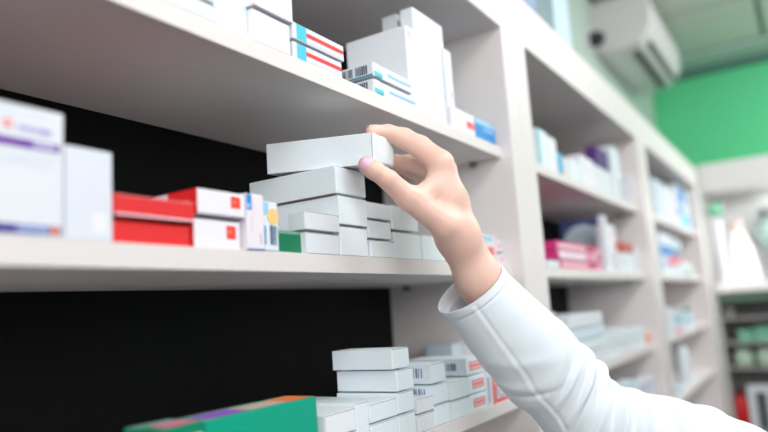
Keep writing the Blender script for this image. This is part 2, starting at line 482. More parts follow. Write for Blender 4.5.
# white cartons: columns (x from px at reference), levels
def col(names, xl, xr, tops, y=1.004, d=.28, body=None, prints=None, flap=True, group=None, jit=None, labels=None, z0=ZL):
    z = z0
    for k, t in enumerate(tops):
        jx = jit[k] if jit else 0
        carton(names[k], xl + jx, xr + jx, z + (.003 if k else 0), t, y=y, d=d, body=body, prints=(prints[k] if prints else ()), flap=flap, group=group)
        z = t
GW = 'white cartons heaped on the lower shelf'
x5a = onY(326, 417, 1.0)[0]; x5b = onY(356, 408, 1.0)[0]; t5 = onY(356, 408, 1.0)[2]
ws = mat('white carton with pink edge', (236, 242, 248), .5)
col(['white carton with a pinkish left edge, right of the long green carton, under its twin', 'white carton with a pinkish left edge, right of the long green carton, on top'], x5a, x5b, [ZL + (t5 - ZL) * .52, t5], group=GW, body=ws,
    prints=[[('F', 0, 0, .04, 1, PKF)], [('F', 0, 0, .04, 1, PKF)]])
x6b = onY(370.5, 420, 1.0)[0]; t6 = onY(357, 404, 1.0)[2]
col(['narrow white carton between the pink-edged pair and the tall lower stack'], x5b + .004, x6b - .002, [t6], group=GW)
x3a = x6b + .004; x3b = onY(397.5, 400, 1.0)[0]
t3 = onY(396.4, 397.8, 1.0)[2]; t3b = onY(396.4, 417.5, 1.0)[2]
col(['white carton on the lower shelf, bottom front left of the tall lower stack', 'white carton on the lower shelf, upper front left of the tall lower stack'], x3a, x3b, [t3b, t3], group=GW, d=.30)
x4a = x3b + .004; x4b = onY(418, 411, 1.0)[0]
z4 = [onY(398.5, 416.5, 1.0)[2], onY(398.5, 393.5, 1.0)[2], onY(398.5, 370.3, 1.0)[2], onY(395, 348.8, 1.0)[2]]
col(['long white carton, bottom of the tall lower stack', 'long white carton, second from bottom of the tall lower stack', 'long white carton, second from top of the tall lower stack', 'long white carton, topmost of the tall lower stack on the lower shelf'],
    x4a, x4b - .012, z4, group=GW, d=.205, jit=[0, 0, .006, -.012])
# column C (barcodes)
xc0 = onY(435, 370, 1.0)[0]; xc1 = onY(448.5, 380, 1.0)[0]
zc = [onY(437, 406, 1.0)[2], onY(435, 385, 1.0)[2], onY(434.5, 363.6, 1.0)[2]]
bc = bars('L', .66, .3, .90, .8, BARG, 6, 8)
xs0 = x4b + .006; xs1 = onY(436, 420, 1.0)[0]
za1 = onY(419.5, 415.8, 1.0)[2]; za2 = onY(419, 399, 1.0)[2]
col(['small white carton right of the tall lower stack, at the bottom', 'small white carton right of the tall lower stack, on top of its twin'], xs0, xs1, [za1, za2], group=GW, body=CARTW, d=.18)
col(['pale white carton in the barcode stack, bottom', 'pale carton with barcode side, middle of the barcode stack', 'pale carton with barcode side, top of the barcode stack'], xs1 + .004, xc1, zc, d=.235,
    prints=[[], bc, bc], group=GW, jit=[0, 0, -.01], body=CAQ)
# column D (red label)
xl0 = xc1 + .006; xl1 = onY(471.5, 400, 1.0)[0]; xr1 = onY(487.5, 392, 1.0)[0]
zl = [onY(472, 395.8, 1.0)[2], onY(472, 376.3, 1.0)[2], onY(471.5, 357.5, 1.0)[2]]
col(['plain pale carton left of the red-labelled stack, lower one', 'plain pale carton left of the red-labelled stack, upper one'], xl0, xl1 - .004, zl[:2], d=.2, body=CAQ, group=GW)
pr = [('F', .18, .25, .88, .75, PINKRED), ('F', .24, .32, .82, .44, PKF), ('F', .24, .56, .82, .68, PKF)]
pl = bars('L', .45, .3, .85, .72, BARG, 8, 4)
col(['white carton with red label, bottom of the red-labelled stack on the lower shelf', 'white carton with red label, middle of the red-labelled stack on the lower shelf'], xl1, xr1, zl[:2], d=.235, prints=[pr, pr], flap=False)
carton('white carton with red label and barcode side, top of the red-labelled stack', xl1 - .01, xr1 - .012, zl[1] + .003, zl[2], d=.235, prints=pr + pl, body=CAQ)
u = onY(452, 348, 1.25); u2 = onY(471, 348, 1.25)
carton('pale blue carton standing behind the red-labelled stack on the lower shelf', u[0], u2[0], ZL, onY(462, 342.5, 1.25)[2], y=1.25, d=.12, body=CARB)
# E, F
xe0 = xr1 + .004; xe1 = onY(496.8, 400, 1.0)[0]
carton('upright narrow carton with red spine, right of the red-labelled stack', xe0, xe1, ZL, onY(488, 370.5, 1.0)[2], d=.2, body=CARTW,
       prints=[('F', .70, 0, 1, 1, ORED), ('F', .78, .05, .92, .95, PINKRED), ('F', .2, .1, .34, .8, BARG)])
xf0 = onY(499.5, 403, 1.0)[0]; xf1 = onY(510.5, 400, 1.0)[0]
carton('small white carton framed in red with a round emblem, rightmost on the lower shelf', xf0, xf1, ZL, onY(499, 383.5, 1.0)[2], y=1.01, d=.12, body=CARTW,
       prints=[('F', .0, 0, 1, .16, RED), ('F', 0, .84, 1, 1, PINKRED), ('F', 0, 0, .1, 1, RED), ('F', .88, 0, 1, 1, RED), ('F', .2, .2, .8, .8, BARG, 'disc'), ('F', .28, .28, .72, .72, CARTW, 'disc'), ('F', .46, .4, .54, .62, RED)])

# ---- middle bay -------------------------------------------------------------------------
def W(lab, x0p, y0p, x1p, y1p, z, y=1.02, d=.08, body=CARTW, prints=(), z1=None, grp=None, **k):
    """carton whose front spans these picture columns, standing at z"""
    ym = (y0p + y1p) / 2
    a = onY(x0p, ym, y); b = onY(x1p, ym, y); t = onY(x1p, y1p, y)
    return carton(lab, a[0] + .006, b[0] - .006, z, t[2] if z1 is None else z1, y=y, d=d, body=body, prints=prints, group=grp, **k)
ps = [('F', 0, 0, .18, 1, CYAN), ('F', 0, 0, .06, 1, TEAL)]
W('tall white carton with teal edge, leftmost on the upper shelf of the middle bay', 538, 165, 548, 134, ZT, prints=ps, body=CAQ)
W('tall lilac-white carton, second from left on the upper shelf of the middle bay', 548.5, 165, 557, 141, ZT, body=LILAC)
W('teal and cyan carton, third from left on the upper shelf of the middle bay', 557.5, 170, 562.5, 155, ZT, body=CYAN, prints=[('F', 0, .2, .5, .8, BLUE), ('F', .4, 0, 1, .2, TEAL)])
W('small grey-pink carton right of the teal carton on the upper shelf of the middle bay', 563, 170, 569, 160, ZT, body=mat('greyish pink carton', (226, 222, 226), .5))
W('small white carton in the low row on the upper shelf of the middle bay', 570, 176, 580, 164, ZT, body=CAQ)
W('lavender white carton in the low row on the upper shelf of the middle bay', 581, 176, 594, 162, ZT, body=LILAC)
a = onY(596, 190, 1.02)
W('white carton below the deep purple one on the upper shelf of the middle bay', 595, 190, 612, 174, ZT, body=CARTW)
zz = onY(612, 174, 1.02)[2]
W('deep purple carton lying on a white carton on the upper shelf of the middle bay', 597, 172, 609, 154, zz + .012, y=1.03, body=PRP, d=.07)
W('tall white carton right of the deep purple one in the middle bay', 613, 190, 620, 152, ZT, body=CAQ)
W('short white carton right of the tall one, upper shelf of the middle bay', 620.5, 200, 625, 182, ZT, body=CARTW)
W('upright white carton standing alone by the panel on the upper shelf of the middle bay', 630, 205, 638, 181, ZT, body=CARTW, prints=[('F', 0, 0, .15, 1, LAVG)])
# magenta stack on the middle shelf level
m0 = onY(558, 268, 1.02); mE = onY(603, 270, 1.02)
zm = [onY(560, 259.5, 1.02)[2], onY(560, 250.5, 1.02)[2], onY(560, 241, 1.02)[2]]
pmg = [('F', .05, .3, .62, .75, PKF), ('F', .68, .35, .80, .8, mat('deep magenta', (176, 20, 96), .5)), ('F', .86, .3, .97, .75, PKF), ('F', 0, 0, 1, .1, PKF)]
pmw = [('F', 0, 0, .06, 1, MAG), ('F', .1, .35, .55, .7, PKF), ('F', .6, .1, .8, .9, PINK), ('F', .84, .1, 1, .9, MAG)]
z = ZM
for k, (nm, bdy, pp) in enumerate((('magenta and white carton, bottom of the magenta stack in the middle bay', MAG, pmg), ('white carton with magenta ends, middle of the magenta stack in the middle bay', LILAC, pmw + [('L', 0, 0, 1, 1, MAG)]), ('magenta and white carton, top of the magenta stack in the middle bay', MAG, pmg))):
    carton(nm, m0[0] + (.03 if k == 0 else 0), mE[0], z + .003, zm[k], y=1.02, d=.16 if k else .10, body=bdy, prints=pp)
    z = zm[k]
W('small pale aqua carton left of the magenta stack in the middle bay', 548.5, 270, 560, 261, ZM, y=1.0, d=.08, body=CAQ)
bb = onY(602, 217, 1.14); ba = onY(560, 226, 1.40)
carton('large navy carton with a pale round disc, behind the magenta stack in the middle bay', ba[0], ba[0] + math.hypot(bb[0] - ba[0], .26), ZM, bb[2], y=1.40, d=.06, rz=-math.atan2(.26, bb[0] - ba[0]), body=NAVY,
       prints=[('F', .04, -.0, .97, .0001, NAVY), ('F', .03, .10, .97, .90, mat('pale disc', (214, 232, 242), .5), 'disc'), ('F', .02, 0.02, .98, .5, mat('pale disc', (214, 232, 242), .5)), ('F', .48, .3, .54, .6, CARB)])
W('tall narrow white carton right of the navy carton in the middle bay', 605, 268, 609, 217, ZM, y=1.04, body=CARTW, d=.03)
W('white carton with faint pink mark right of the magenta stack in the middle bay', 609, 268, 617, 227, ZM, y=1.06, body=CARTW, prints=[('F', .3, .75, .8, .85, PKF)])
t_ = onY(619, 252, 1.02)
W('aqua-marked white carton on the middle shelf of the middle bay', 617.5, 268, 625, 253, ZM, body=CARTW, prints=[('F', .2, .1, .9, .4, CAQ)])
W('white carton under the brick-red one on the middle shelf of the middle bay', 625.5, 268, 634, 254, ZM, body=CAQ)
zz = onY(634, 254, 1.02)[2]
W('brick-red carton lying on a white carton in the middle bay', 623, 262, 634, 247, zz + .004, body=BRN, z1=zz + .07)
W('white carton at the right end of the middle shelf of the middle bay', 634.5, 270, 641, 250, ZM, body=CARTW)
# lower shelf of the middle bay
W('pale aqua carton at the left on the lower shelf of the middle bay', 548, 345, 557, 312, ZL, y=1.15, body=CAQ)
zr = [onY(603, 347, 1.02)[2], onY(603, 336, 1.02)[2], onY(603, 324, 1.02)[2], onY(603, 311, 1.02)[2]]
z = ZL
x0 = onY(566, 330, 1.02)[0]; xm = onY(588, 330, 1.02)[0]; x1 = onY(606, 330, 1.02)[0]
for k in range(4):
    n = ['bottom', 'second from bottom', 'second from top', 'topmost'][k]
    carton('white carton, %s of the wide blurred stack just beyond the sleeve' % n, x0 + .02 * k, x1 - (.0, .0, .02, .05)[k], z + .004, zr[k], y=1.02, d=.3, body=(CARTW, CAQ, CARB, CARTW)[k], group='wide white cartons beyond the sleeve')
    z = zr[k]
z = ZL
zq = [onY(620, 344, 1.02)[2], onY(620, 332, 1.02)[2]]
for i, (pa, pb_) in enumerate(((608, 620), (621, 632), (633, 644))):
    z = ZL
    for k in range(2):
        carton('pale %s carton, %s row, %s column, left of the orange-marked carton' % (('aqua', 'white', 'aqua')[i], ('lower', 'upper')[k], ('left', 'middle', 'right')[i]), onY(pa, 340, 1.02)[0], onY(pb_, 340, 1.02)[0], z + .003, zq[k], y=1.02, d=.24,
               body=(CAQ, CARTW, CAQ)[(i + k) % 3], prints=[('F', .1, .5, .8, .75, CARB)])
        z = zq[k]
o = W('upright white carton with a big orange and red mark in the middle bay', 644.5, 345, 656, 327, ZL, body=CARTW, prints=[('F', .05, .05, .95, .95, ORG, 'disc'), ('F', .15, .1, .9, .75, ORH, 'disc'), ('F', .4, .2, .7, .5, RED, 'disc')])
ZB = -.836
W('pale blurred carton on the bottom visible shelf of the middle bay, left', 618, 400, 636, 378, ZB, body=CARB)
W('lavender-marked white carton on the bottom visible shelf of the middle bay, right', 637, 400, 655, 374, ZB, body=CARTW, prints=[('F', .1, .7, .9, .95, LAVG)])
# ---- far bay ----------------------------------------------------------------------------
W('tall pale carton at the left on the upper shelf of the far bay', 655, 205, 661, 183, ZT, y=1.02, body=CARB)
W('white carton, second on the upper shelf of the far bay', 662.5, 205, 670, 189, ZT, body=CARTW)
W('greyish carton in the middle of the upper shelf of the far bay', 670.8, 205, 676, 192, ZT, body=mat('greyish pink carton', (226, 222, 226), .5))
W('blue and cyan carton on the upper shelf of the far bay', 676.5, 210, 688, 194, ZT, body=CARB, prints=[('F', .1, .6, .7, .95, BLUE), ('F', .0, .3, .4, .5, BLUE), ('F', .3, .1, .9, .35, CYAN)])
W('carton with white top, blue band and pink foot in the far bay', 661, 275, 673, 237, ZM, body=CAQ, prints=[('F', 0, .45, 1, .72, BLUE), ('F', .5, .2, 1, .45, PINK), ('F', 0, .2, .5, .3, SKY)])
W('white and blue carton with a red patch on the middle shelf of the far bay', 673.5, 275, 682, 242, ZM, body=CARB, prints=[('F', 0, .5, 1, .75, TEAL), ('F', 0, .3, .8, .55, PINKRED)])
W('pale green carton on the middle shelf of the far bay by the end panel', 683, 278, 692, 264, ZM, body=CAQ, prints=[('F', .2, 0, .8, .4, GRNL)])
W('pale carton with grey spine at the left on the lower shelf of the far bay', 666, 340, 674, 307, ZL, body=CAQ, prints=[('F', 0, 0, .2, 1, LAVG)])
W('white carton with red foot mark on the lower shelf of the far bay', 674.5, 340, 683, 311, ZL, body=CARTW, prints=[('F', .0, .02, .8, .2, PINKRED), ('F', .2, .5, .9, .8, CYAN)])
W('aqua carton with green top on the lower shelf of the far bay', 683.5, 335, 693, 306, ZL, body=CAQ, prints=[('F', .1, .8, .9, 1, DGRN), ('F', .2, .3, .8, .6, SKY)])


def bottle(lab, base, r, h, body, cap, name='plastic_bottle', grp=None):
    bm = bmesh.new()
    lathe_bm(bm, [(r * .9, 0), (r, h * .03), (r, h * .68), (r * .8, h * .76), (r * .42, h * .82), (r * .42, h * .86)], 20)
    o = mesh_obj(name, bm, body); o.location = base; tag(o, lab, 'bottle', grp)
    bm = bmesh.new(); lathe_bm(bm, [(r * .5, h * .861), (r * .5, h * .98), (r * .45, h)], 16)
    mesh_obj('cap', bm, cap, o)
    return o
pt = onY(684, 372, 1.1)
bottle('tall pale aqua bottle on the bottom visible shelf of the far bay', U(pt[0] * K, 1.1 * K, ZB * K + .002), .026, .182, CAQ, CARTW)
W('teal carton left of the aqua bottle in the far bay', 678, 405, 686, 382, ZB, y=1.05, body=CARB, prints=[('F', 0, .3, .4, .8, TEAL)])
W('pale carton right of the aqua bottle in the far bay', 694, 400, 701, 378, ZB, y=1.05, body=CAQ)

# ---- on top of the bays -----------------------------------------------------------------
ZTOP = 1.445
bin_m = mat('smoky blue plastic', (130, 156, 190), .25)
def tub(lab, x0, x1, y0, y1, h, body, rim):
    root = empty('storage_box', U((x0 + x1) / 2, (y0 + y1) / 2, ZTOP)); tag(root, lab, 'storage box')
    org = U((x0 + x1) / 2, (y0 + y1) / 2, ZTOP)
    bm = bmesh.new(); box_bm(bm, U(x0, y0, ZTOP) - org, U(x1, y1, ZTOP + h) - org, 0, .004); mesh_obj('body', bm, body, root)
    bm = bmesh.new(); box_bm(bm, U(x0 - .01, y0 - .01, ZTOP + h + .001) - org, U(x1 + .01, y1 + .01, ZTOP + h + .05) - org, 0, .003); mesh_obj('lid', bm, rim, root)
tub('smoky blue storage box on top of the shelving, nearest', 3.02, 3.33, 1.03, 1.4, .55, bin_m, bin_m)
tub('dark teal storage box on top of the shelving, beside the smoky blue one', 3.36, 3.66, 1.04, 1.4, .55, mat('dark teal plastic', (86, 122, 130), .3), bin_m)
tub('pale blue storage box with cyan side on top of the shelving', 3.70, 4.02, 1.05, 1.4, .8, mat('icy blue plastic', (196, 220, 236), .3), CYAN)

# ---- air conditioner --------------------------------------------------------------------
acw = mat('off-white plastic casing', (206, 202, 204), .4)
ax0, ax1 = 7.32, 9.25
root = empty('air_conditioner', U((ax0 + ax1) / 2, 1.6, 2.64)); tag(root, 'white split air conditioner mounted high on the wall above the shelving', 'air conditioner')
org = U((ax0 + ax1) / 2, 1.6, 2.64)
prof = [(1.678, 2.66), (1.42, 2.63), (1.22, 2.66), (1.12, 2.74), (1.07, 2.86), (1.06, 3.05), (1.09, 3.17), (1.16, 3.21), (1.678, 3.22)]
bm = bmesh.new()
rings = []
for xx, sc in ((ax0, .96), (ax0 + .03, 1), (ax1 - .03, 1), (ax1, .96)):
    cy, cz = 1.4, 2.93
    rings.append([bm.verts.new(U(xx, cy + (p[0] - cy) * (sc if p[0] < 1.6 else 1), cz + (p[1] - cz) * sc) - org) for p in prof])
n = len(prof)
for a, b in zip(rings, rings[1:]):
    for k in range(n): bm.faces.new((a[k], a[(k + 1) % n], b[(k + 1) % n], b[k]))
bm.faces.new(rings[0]); bm.faces.new(list(reversed(rings[-1])))
bmesh.ops.recalc_face_normals(bm, faces=bm.faces)
mesh_obj('casing', bm, acw, root)
dk = mat('dark vent slot', (92, 88, 92), .6)
for (ya, yb, z_) in ((1.26, 1.33, 2.634), (1.12, 1.17, 2.70)):
    for xa_, xb_ in ((ax0 + .25, ax0 + .95), (ax0 + 1.0, ax1 - .15)):
        bm = bmesh.new(); box_bm(bm, U(xa_, ya, z_ - .012) - org, U(xb_, yb, z_ + .03) - org, 0, .002); mesh_obj('vent_slot', bm, dk, root)
bm = bmesh.new(); box_bm(bm, U(ax0 + .2, 1.19, 2.63) - org, U(ax1 - .1, 1.24, 2.665) - org, 0, .002); mesh_obj('louvre', bm, acw, root)
# socket and plug beside it
pp = onY(592, 40, 1.64)
root = empty('wall_socket', U(pp[0], 1.68, pp[2])); tag(root, 'wall socket with black plug beside the air conditioner', 'socket')
bm = bmesh.new(); box_bm(bm, (-.05, -.012, -.05), (.05, -.0005, .05), 0, .003); mesh_obj('face_plate', bm, acw, root)
bm = bmesh.new(); lathe_bm(bm, [(.034, .0), (.036, .02), (.028, .05), (.012, .06)], 20)
o = mesh_obj('plug', bm, mat('black plastic', (16, 26, 30), .4), root); o.rotation_euler = (math.pi / 2, 0, 0); o.location = (0, -.013, 0)

# ---- display cabinet at the far end -----------------------------------------------------
DX = 8.85
root = empty('display_cabinet', U(DX, 1.0, FZ)); tag(root, 'grey-white display cabinet across the far end, under the green wall', 'cabinet')
org = U(DX, 1.0, FZ)
cabg = mat('grey cabinet laminate', (214, 212, 210), .5)
cabd = mat('dim grey cabinet back', (128, 130, 128), .6)
def dpart(name, a, b, mt, bev=.002):
    bm = bmesh.new(); box_bm(bm, U(*a) - org, U(*b) - org, 0, bev); return mesh_obj(name, bm, mt, root)
YN = -1.6
dpart('top_beam', (DX, YN, 1.16), (9.75, 1.0, 1.50), cabg)
dpart('end_post', (DX, .965, FZ), (9.75, 1.0, 1.158), cabg)
dpart('end_post', (DX, YN, FZ), (9.75, YN + .1, 1.158), cabg)
dpart('back_panel', (9.76, YN, FZ), (9.80, 1.0, 1.5), mat('white cabinet back', (238, 240, 240), .5))
dpart('counter_shelf', (DX - .02, YN + .101, -.04), (9.75, .964, .065), mat('white counter', (250, 246, 244), .4))
dpart('lower_back', (9.45, YN + .101, FZ), (9.5, .964, -.042), cabd)
for z_ in (-.34, -.62, -.91, -1.62):
    dpart('shelf', (DX + .05, YN + .102, z_ - .03), (9.44, .963, z_), mat('mid grey shelf', (150, 148, 146), .5))
dpart('header_rail', (DX + .02, YN + .102, -.16), (DX + .06, .963, -.045), mat('dark green rail', (84, 112, 94), .5))
area('cabinet_fill_light', U(9.3, -.1, 1.14), U(9.35, -.1, 0), .25, 1.0, 8, (1, 1, 1))  # unseen lamp under the beam, added to brighten the cabinet interior
# things in the cabinet
def DP(px, py, x): return onX(px, py, x)
def lathed(name, lab, cat, base, prof, mt, grp=None):
    bm = bmesh.new(); lathe_bm(bm, prof, 28); o = mesh_obj(name, bm, mt); o.location = base; tag(o, lab, cat, grp); return o
CS = .068
urn = mat('grey aqua glaze', (168, 194, 190), .35)
p = DP(762, 280, 9.1)
o = lathed('apothecary_jar', 'large grey-aqua lidded jar on the counter of the display cabinet', 'jar', U(9.45, .24, CS), [(.07, 0), (.07, .01), (.035, .03), (.03, .09), (.07, .15), (.125, .22), (.13, .235), (.11, .27), (.085, .31), (.08, .335)], urn)
bm = bmesh.new(); lathe_bm(bm, [(.10, .336), (.09, .36), (.05, .385), (.02, .40), (.022, .42), (.012, .435)], 24); mesh_obj('lid', bm, mat('grey lid glaze', (178, 180, 176), .4), o)
p = DP(733, 281, 9.0)
bm = bmesh.new()
hh = .40 * .62
prof2 = [(.082, 0), (.086, .01), (.07, .16), (.035, .25), (.03, .27)]
lathe_bm(bm, prof2, 28); o = mesh_obj('white_flask', bm, mat('warm white plastic', (252, 244, 242), .4)); o.location = U(9.25, .70, CS + .002); tag(o, 'cone-shaped white flask on the counter of the display cabinet', 'flask')
bm = bmesh.new(); lathe_bm(bm, [(.034, .271), (.034, .30), (.026, .31)], 20); mesh_obj('cap', bm, mat('peach cap', (236, 206, 200), .4), o)
p = DP(709, 281, 9.0)
bm = bmesh.new(); lathe_bm(bm, [(.019, 0), (.020, .01), (.020, .30), (.012, .33), (.012, .345)], 20)
o = mesh_obj('tall_white_bottle', bm, CARTW); o.location = U(8.97, .868, CS); tag(o, 'tall slim white bottle with green cap at the left of the display cabinet', 'bottle')
bm = bmesh.new(); lathe_bm(bm, [(.034, .346), (.036, .38), (.026, .40)], 20); mesh_obj('cap', bm, mat('mint green plastic', (130, 208, 170), .4), o)
# row of things under the counter
def DB(lab, px0, px1, py1, z, x=9.0, body=CAQ, prints=(), d=.15, h=None, name='boxed_product', cat='box', grp=None):
    """box facing the aisle (-X): spans py columns on plane X=x"""
    a = DP(px0, 300, x)[1]; b = DP(px1, 300, x)[1]
    z1 = DP((px0 + px1) / 2, py1, x)[2] if h is None else z + h
    lo, hi = min(a, b), max(a, b)
    w_ = (hi - lo) * S; hh = (z1 - z) * S
    bm, mats = carton_mesh(w_, d * S, hh, body, prints)
    o = mesh_obj(name, bm, mats); o.rotation_euler = (0, 0, -math.pi / 2); o.location = U(x, hi, z); tag(o, lab, cat, grp)
    return o
DB('mint green carton under the counter of the display cabinet, left', 733, 748, 0, -.618, h=.13, body=mat('mint carton', (120, 190, 160), .5))
DB('mint green carton under the counter of the display cabinet, right', 750, 768, 0, -.618, h=.16, body=mat('mint carton', (120, 190, 160), .5))
DB('dull grey carton under the counter of the display cabinet', 723, 732, 0, -.338, h=.12, body=mat('dull carton', (150, 150, 146), .5))
for px, lb in ((731, 'left'), (757, 'right')):
    p = DP(px, 357, 9.0)
    lathed('round_jar', 'pale green round jar on the grey shelves of the display cabinet, %s one' % lb, 'jar', U(9.08, min(p[1], .79 if px < 740 else .56), -.907), [(.03, 0), (.042, .01), (.045, .04), (.04, .07), (.028, .085)], mat('pale green glaze', (196, 220, 200), .4), None)
p = DP(733, 410, 9.05)
bottle('red bottle with dark cap on the lowest visible shelf of the display cabinet', U(9.05, .88, -1.617), .030, .19, mat('red plastic', (206, 30, 40), .35), mat('dark red plastic', (96, 14, 30), .4))
# framed white-blue stand
a = DP(750, 410, 8.97); b = DP(776, 410, 8.97)
root = empty('display_stand', U(8.97, (a[1] + b[1]) / 2, -1.617)); tag(root, 'white-framed display stand with dark middle at the lower right of the cabinet', 'frame')
org2 = U(8.97, (a[1] + b[1]) / 2, -1.617)
hw = abs(a[1] - b[1]) / 2
for nm, A, B, mt in (('frame_side', (8.97, hw - .07, 0), (9.02, hw, .42), CARTW), ('frame_side', (8.97, -hw, 0), (9.02, -hw + .07, .42), CARTW), ('frame_top', (8.97, -hw, .421), (9.02, hw, .50), CARTW), ('frame_panel', (9.021, -hw, 0), (9.04, hw, .42), mat('dark grey panel', (84, 90, 92), .5))):
    bm = bmesh.new(); yc = (a[1] + b[1]) / 2
    box_bm(bm, U(A[0], yc + A[1], -1.617 + A[2]) - org2, U(B[0], yc + B[1], -1.617 + B[2]) - org2, 0, .001); mesh_obj(nm, bm, mt, root)

# ---------------------------------------------------------------- held carton
hs = 1.035 * K
M3 = Matrix.Rotation(.2502, 3, 'Z') @ Matrix.Rotation(-.0719, 3, 'Y') @ Matrix.Rotation(.038, 3, 'X')
hw_, hd_, hh_ = .128 * hs * S, .298 * hs * S, .080 * hs * S
bm, mats = carton_mesh(hw_, hd_, hh_, CART, [('B', 0, 0, .05, 1, KRAFT), ('L', .988, 0, .992, 1, GAP)])
held = mesh_obj('held_carton', bm, mats)
held.matrix_world = Matrix.Translation(U(1.3962 * hs, .886 * hs, .3691 * hs)) @ M3.to_4x4()
tag(held, 'plain white carton held by the fingers, tilted on top of the tall stack', 'box')
bm = bmesh.new()
NB = 14
gr = []
for i in range(NB + 1):
    t = i / NB
    row = []
    for j in range(9):
        s_ = j / 8
        x = .0012 + (hw_ - .0024) * t; z = .0012 + (hh_ - .0024) * s_
        y = -.0004 - .0075 * math.sin(math.pi * min(1, t * .62 + .0)) * (t ** .7) * (1 - .15 * (2 * s_ - 1) ** 2)
        row.append(bm.verts.new((x, y, z)))
    gr.append(row)
for i in range(NB):
    for j in range(8):
        f = bm.faces.new((gr[i][j], gr[i + 1][j], gr[i + 1][j + 1], gr[i][j + 1])); f.smooth = True
fl = mesh_obj('end_flap', bm, CART, held); fl['label'] = 'loose bulging end flap'
md = fl.modifiers.new('thick', 'SOLIDIFY'); md.thickness = .0005

# ---------------------------------------------------------------- person: hand and arm (signed distance surface)


def sdf_capsule(P, a, b, ra, rb):
    a = np.array(a); b = np.array(b); ba = b - a
    L2 = ba @ ba
    t = np.clip(((P - a) @ ba) / L2, 0, 1)
    d = P - (a + t[..., None] * ba)
    return np.sqrt((d * d).sum(-1)) - (ra + (rb - ra) * t)


def smin(a, b, k):
    h = np.clip(.5 + .5 * (b - a) / k, 0, 1)
    return b + (a - b) * h - k * h * (1 - h)


def surface_nets(V, origin, vox):
    nx, ny, nz = V.shape
    inside = V < 0
    cnt = np.zeros((nx - 1, ny - 1, nz - 1)); pos = np.zeros((nx - 1, ny - 1, nz - 1, 3))
    corners = [(i, j, k) for i in (0, 1) for j in (0, 1) for k in (0, 1)]
    def sl(c): return tuple(slice(c[q], V.shape[q] - 1 + c[q]) for q in range(3))
    for ax in range(3):
        for c in corners:
            if c[ax] == 1: continue
            c2 = list(c); c2[ax] = 1
            a = V[sl(c)]; b = V[sl(c2)]
            cr = (a < 0) != (b < 0)
            t = np.where(cr, a / np.where(cr, a - b, 1), 0)
            cnt += cr
            for q in range(3):
                pos[..., q] += np.where(cr, c[q] + (t if q == ax else 0), 0)
    act = cnt > 0
    idx = -np.ones(act.shape, int); idx[act] = np.arange(act.sum())
    g = np.argwhere(act)
    verts = (g + pos[act] / cnt[act][:, None]) * vox + np.array(origin)
    faces = []
    for ax in range(3):
        u, v = (ax + 1) % 3, (ax + 2) % 3
        s0 = [slice(1, -1)] * 3; s0[ax] = slice(0, V.shape[ax] - 1)
        s1 = list(s0); s1[ax] = slice(1, V.shape[ax])
        A = inside[tuple(s0)]; B = inside[tuple(s1)]
        for flip in (False, True):
            e = np.argwhere((A & ~B) if not flip else (~A & B))
            if not len(e): continue
            off = np.array([1, 1, 1]); off[ax] = 0
            e = e + off
            du = np.zeros(3, int); du[u] = 1; dv = np.zeros(3, int); dv[v] = 1
            q = [idx[tuple((e - x).T)] for x in (du + dv, dv, du * 0, du)]
            q = np.stack(q, 1)
            if flip: q = q[:, ::-1]
            faces.append(q)
    return verts, np.concatenate(faces)


PX = 1 / FPX
def J(px, py, dep, rpx):
    return (tuple(at(px, py, dep)), rpx * dep * K * PX)
# joints: picture bearing, distance (m), radius in picture pixels at that distance
thumb = [J(446, 226, .752, 14), J(408, 198, .733, 12.2), J(388.5, 180, .722, 10.0), J(374, 170, .718, 9.4), J(367, 164.8, .719, 9.0)]
index = [J(440.5, 163.5, .769, 12.8), J(420, 147, .780, 11.2), J(404, 138.5, .783, 10.3), J(388, 133.5, .777, 8.7), J(373, 131.5, .765, 7.0)]
middle = [J(444, 170, .792, 12), J(421, 166, .812, 9.2), J(408, 163, .818, 8.0), J(396, 162, .818, 7.2), J(386, 160, .814, 6.6)]
ring = [J(446, 178, .812, 11.5), J(425, 172, .836, 8.6), J(412, 168, .842, 7.8), J(401, 165, .838, 7.0), J(392, 163, .830, 6.4)]
little = [J(450, 190, .830, 10), J(432, 182, .850, 7.6), J(420, 176, .853, 7), J(411, 172, .848, 6.2), J(404, 169, .842, 5.8)]
W1 = J(457.5, 236, .772, 19.0); W2 = J(459, 238, .796, 18.5)
F1 = J(478, 279, .786, 20.5); F2 = J(482, 280, .803, 20.5)
G1 = J(507, 326, .795, 21); G2 = J(510, 328, .81, 21)
prims = []
def chain(c): return [(a, b) for a, b in zip(c, c[1:])]
lo = np.array([1e9] * 3); hi = -lo
for js in (thumb, index, middle, ring, little, [W1, W2, F1, F2, G1, G2]):
    for p_, r_ in js:
        lo = np.minimum(lo, np.array(p_) - r_ - .006); hi = np.maximum(hi, np.array(p_) + r_ + .006)
VOX = .0012
nn = np.ceil((hi - lo) / VOX).astype(int)
gx = [lo[q] + VOX * np.arange(nn[q]) for q in range(3)]
P = np.stack(np.meshgrid(*gx, indexing='ij'), -1).astype(np.float32)
def cap(ab): return sdf_capsule(P, ab[0][0], ab[1][0], ab[0][1], ab[1][1])
def finger(c):
    d = None
    for ab in chain(c):
        e = cap(ab); d = e if d is None else smin(d, e, .004)
    return d
palm = None
def sc_(j, k): return (j[0], j[1] * k)
mid_i = J(446, 197, .772, 18.5); mid_m = J(450, 203, .790, 18); mid_r = J(454, 208, .808, 14.5); mid_l = J(457, 214, .822, 12.5)
for a_, b_, c_ in ((index[0], mid_i, W1), (middle[0], mid_m, W1), (ring[0], mid_r, W2), (little[0], mid_l, W2)):
    for ab in ((a_, b_), (b_, c_)):
        e = cap(ab); palm = e if palm is None else smin(palm, e, .010)
for ab in ((W1, F1), (W2, F2), (F1, G1), (F2, G2)):
    palm = smin(palm, cap(ab), .014)
th = finger(thumb)
th = smin(th, cap((thumb[0], W1)), .01)
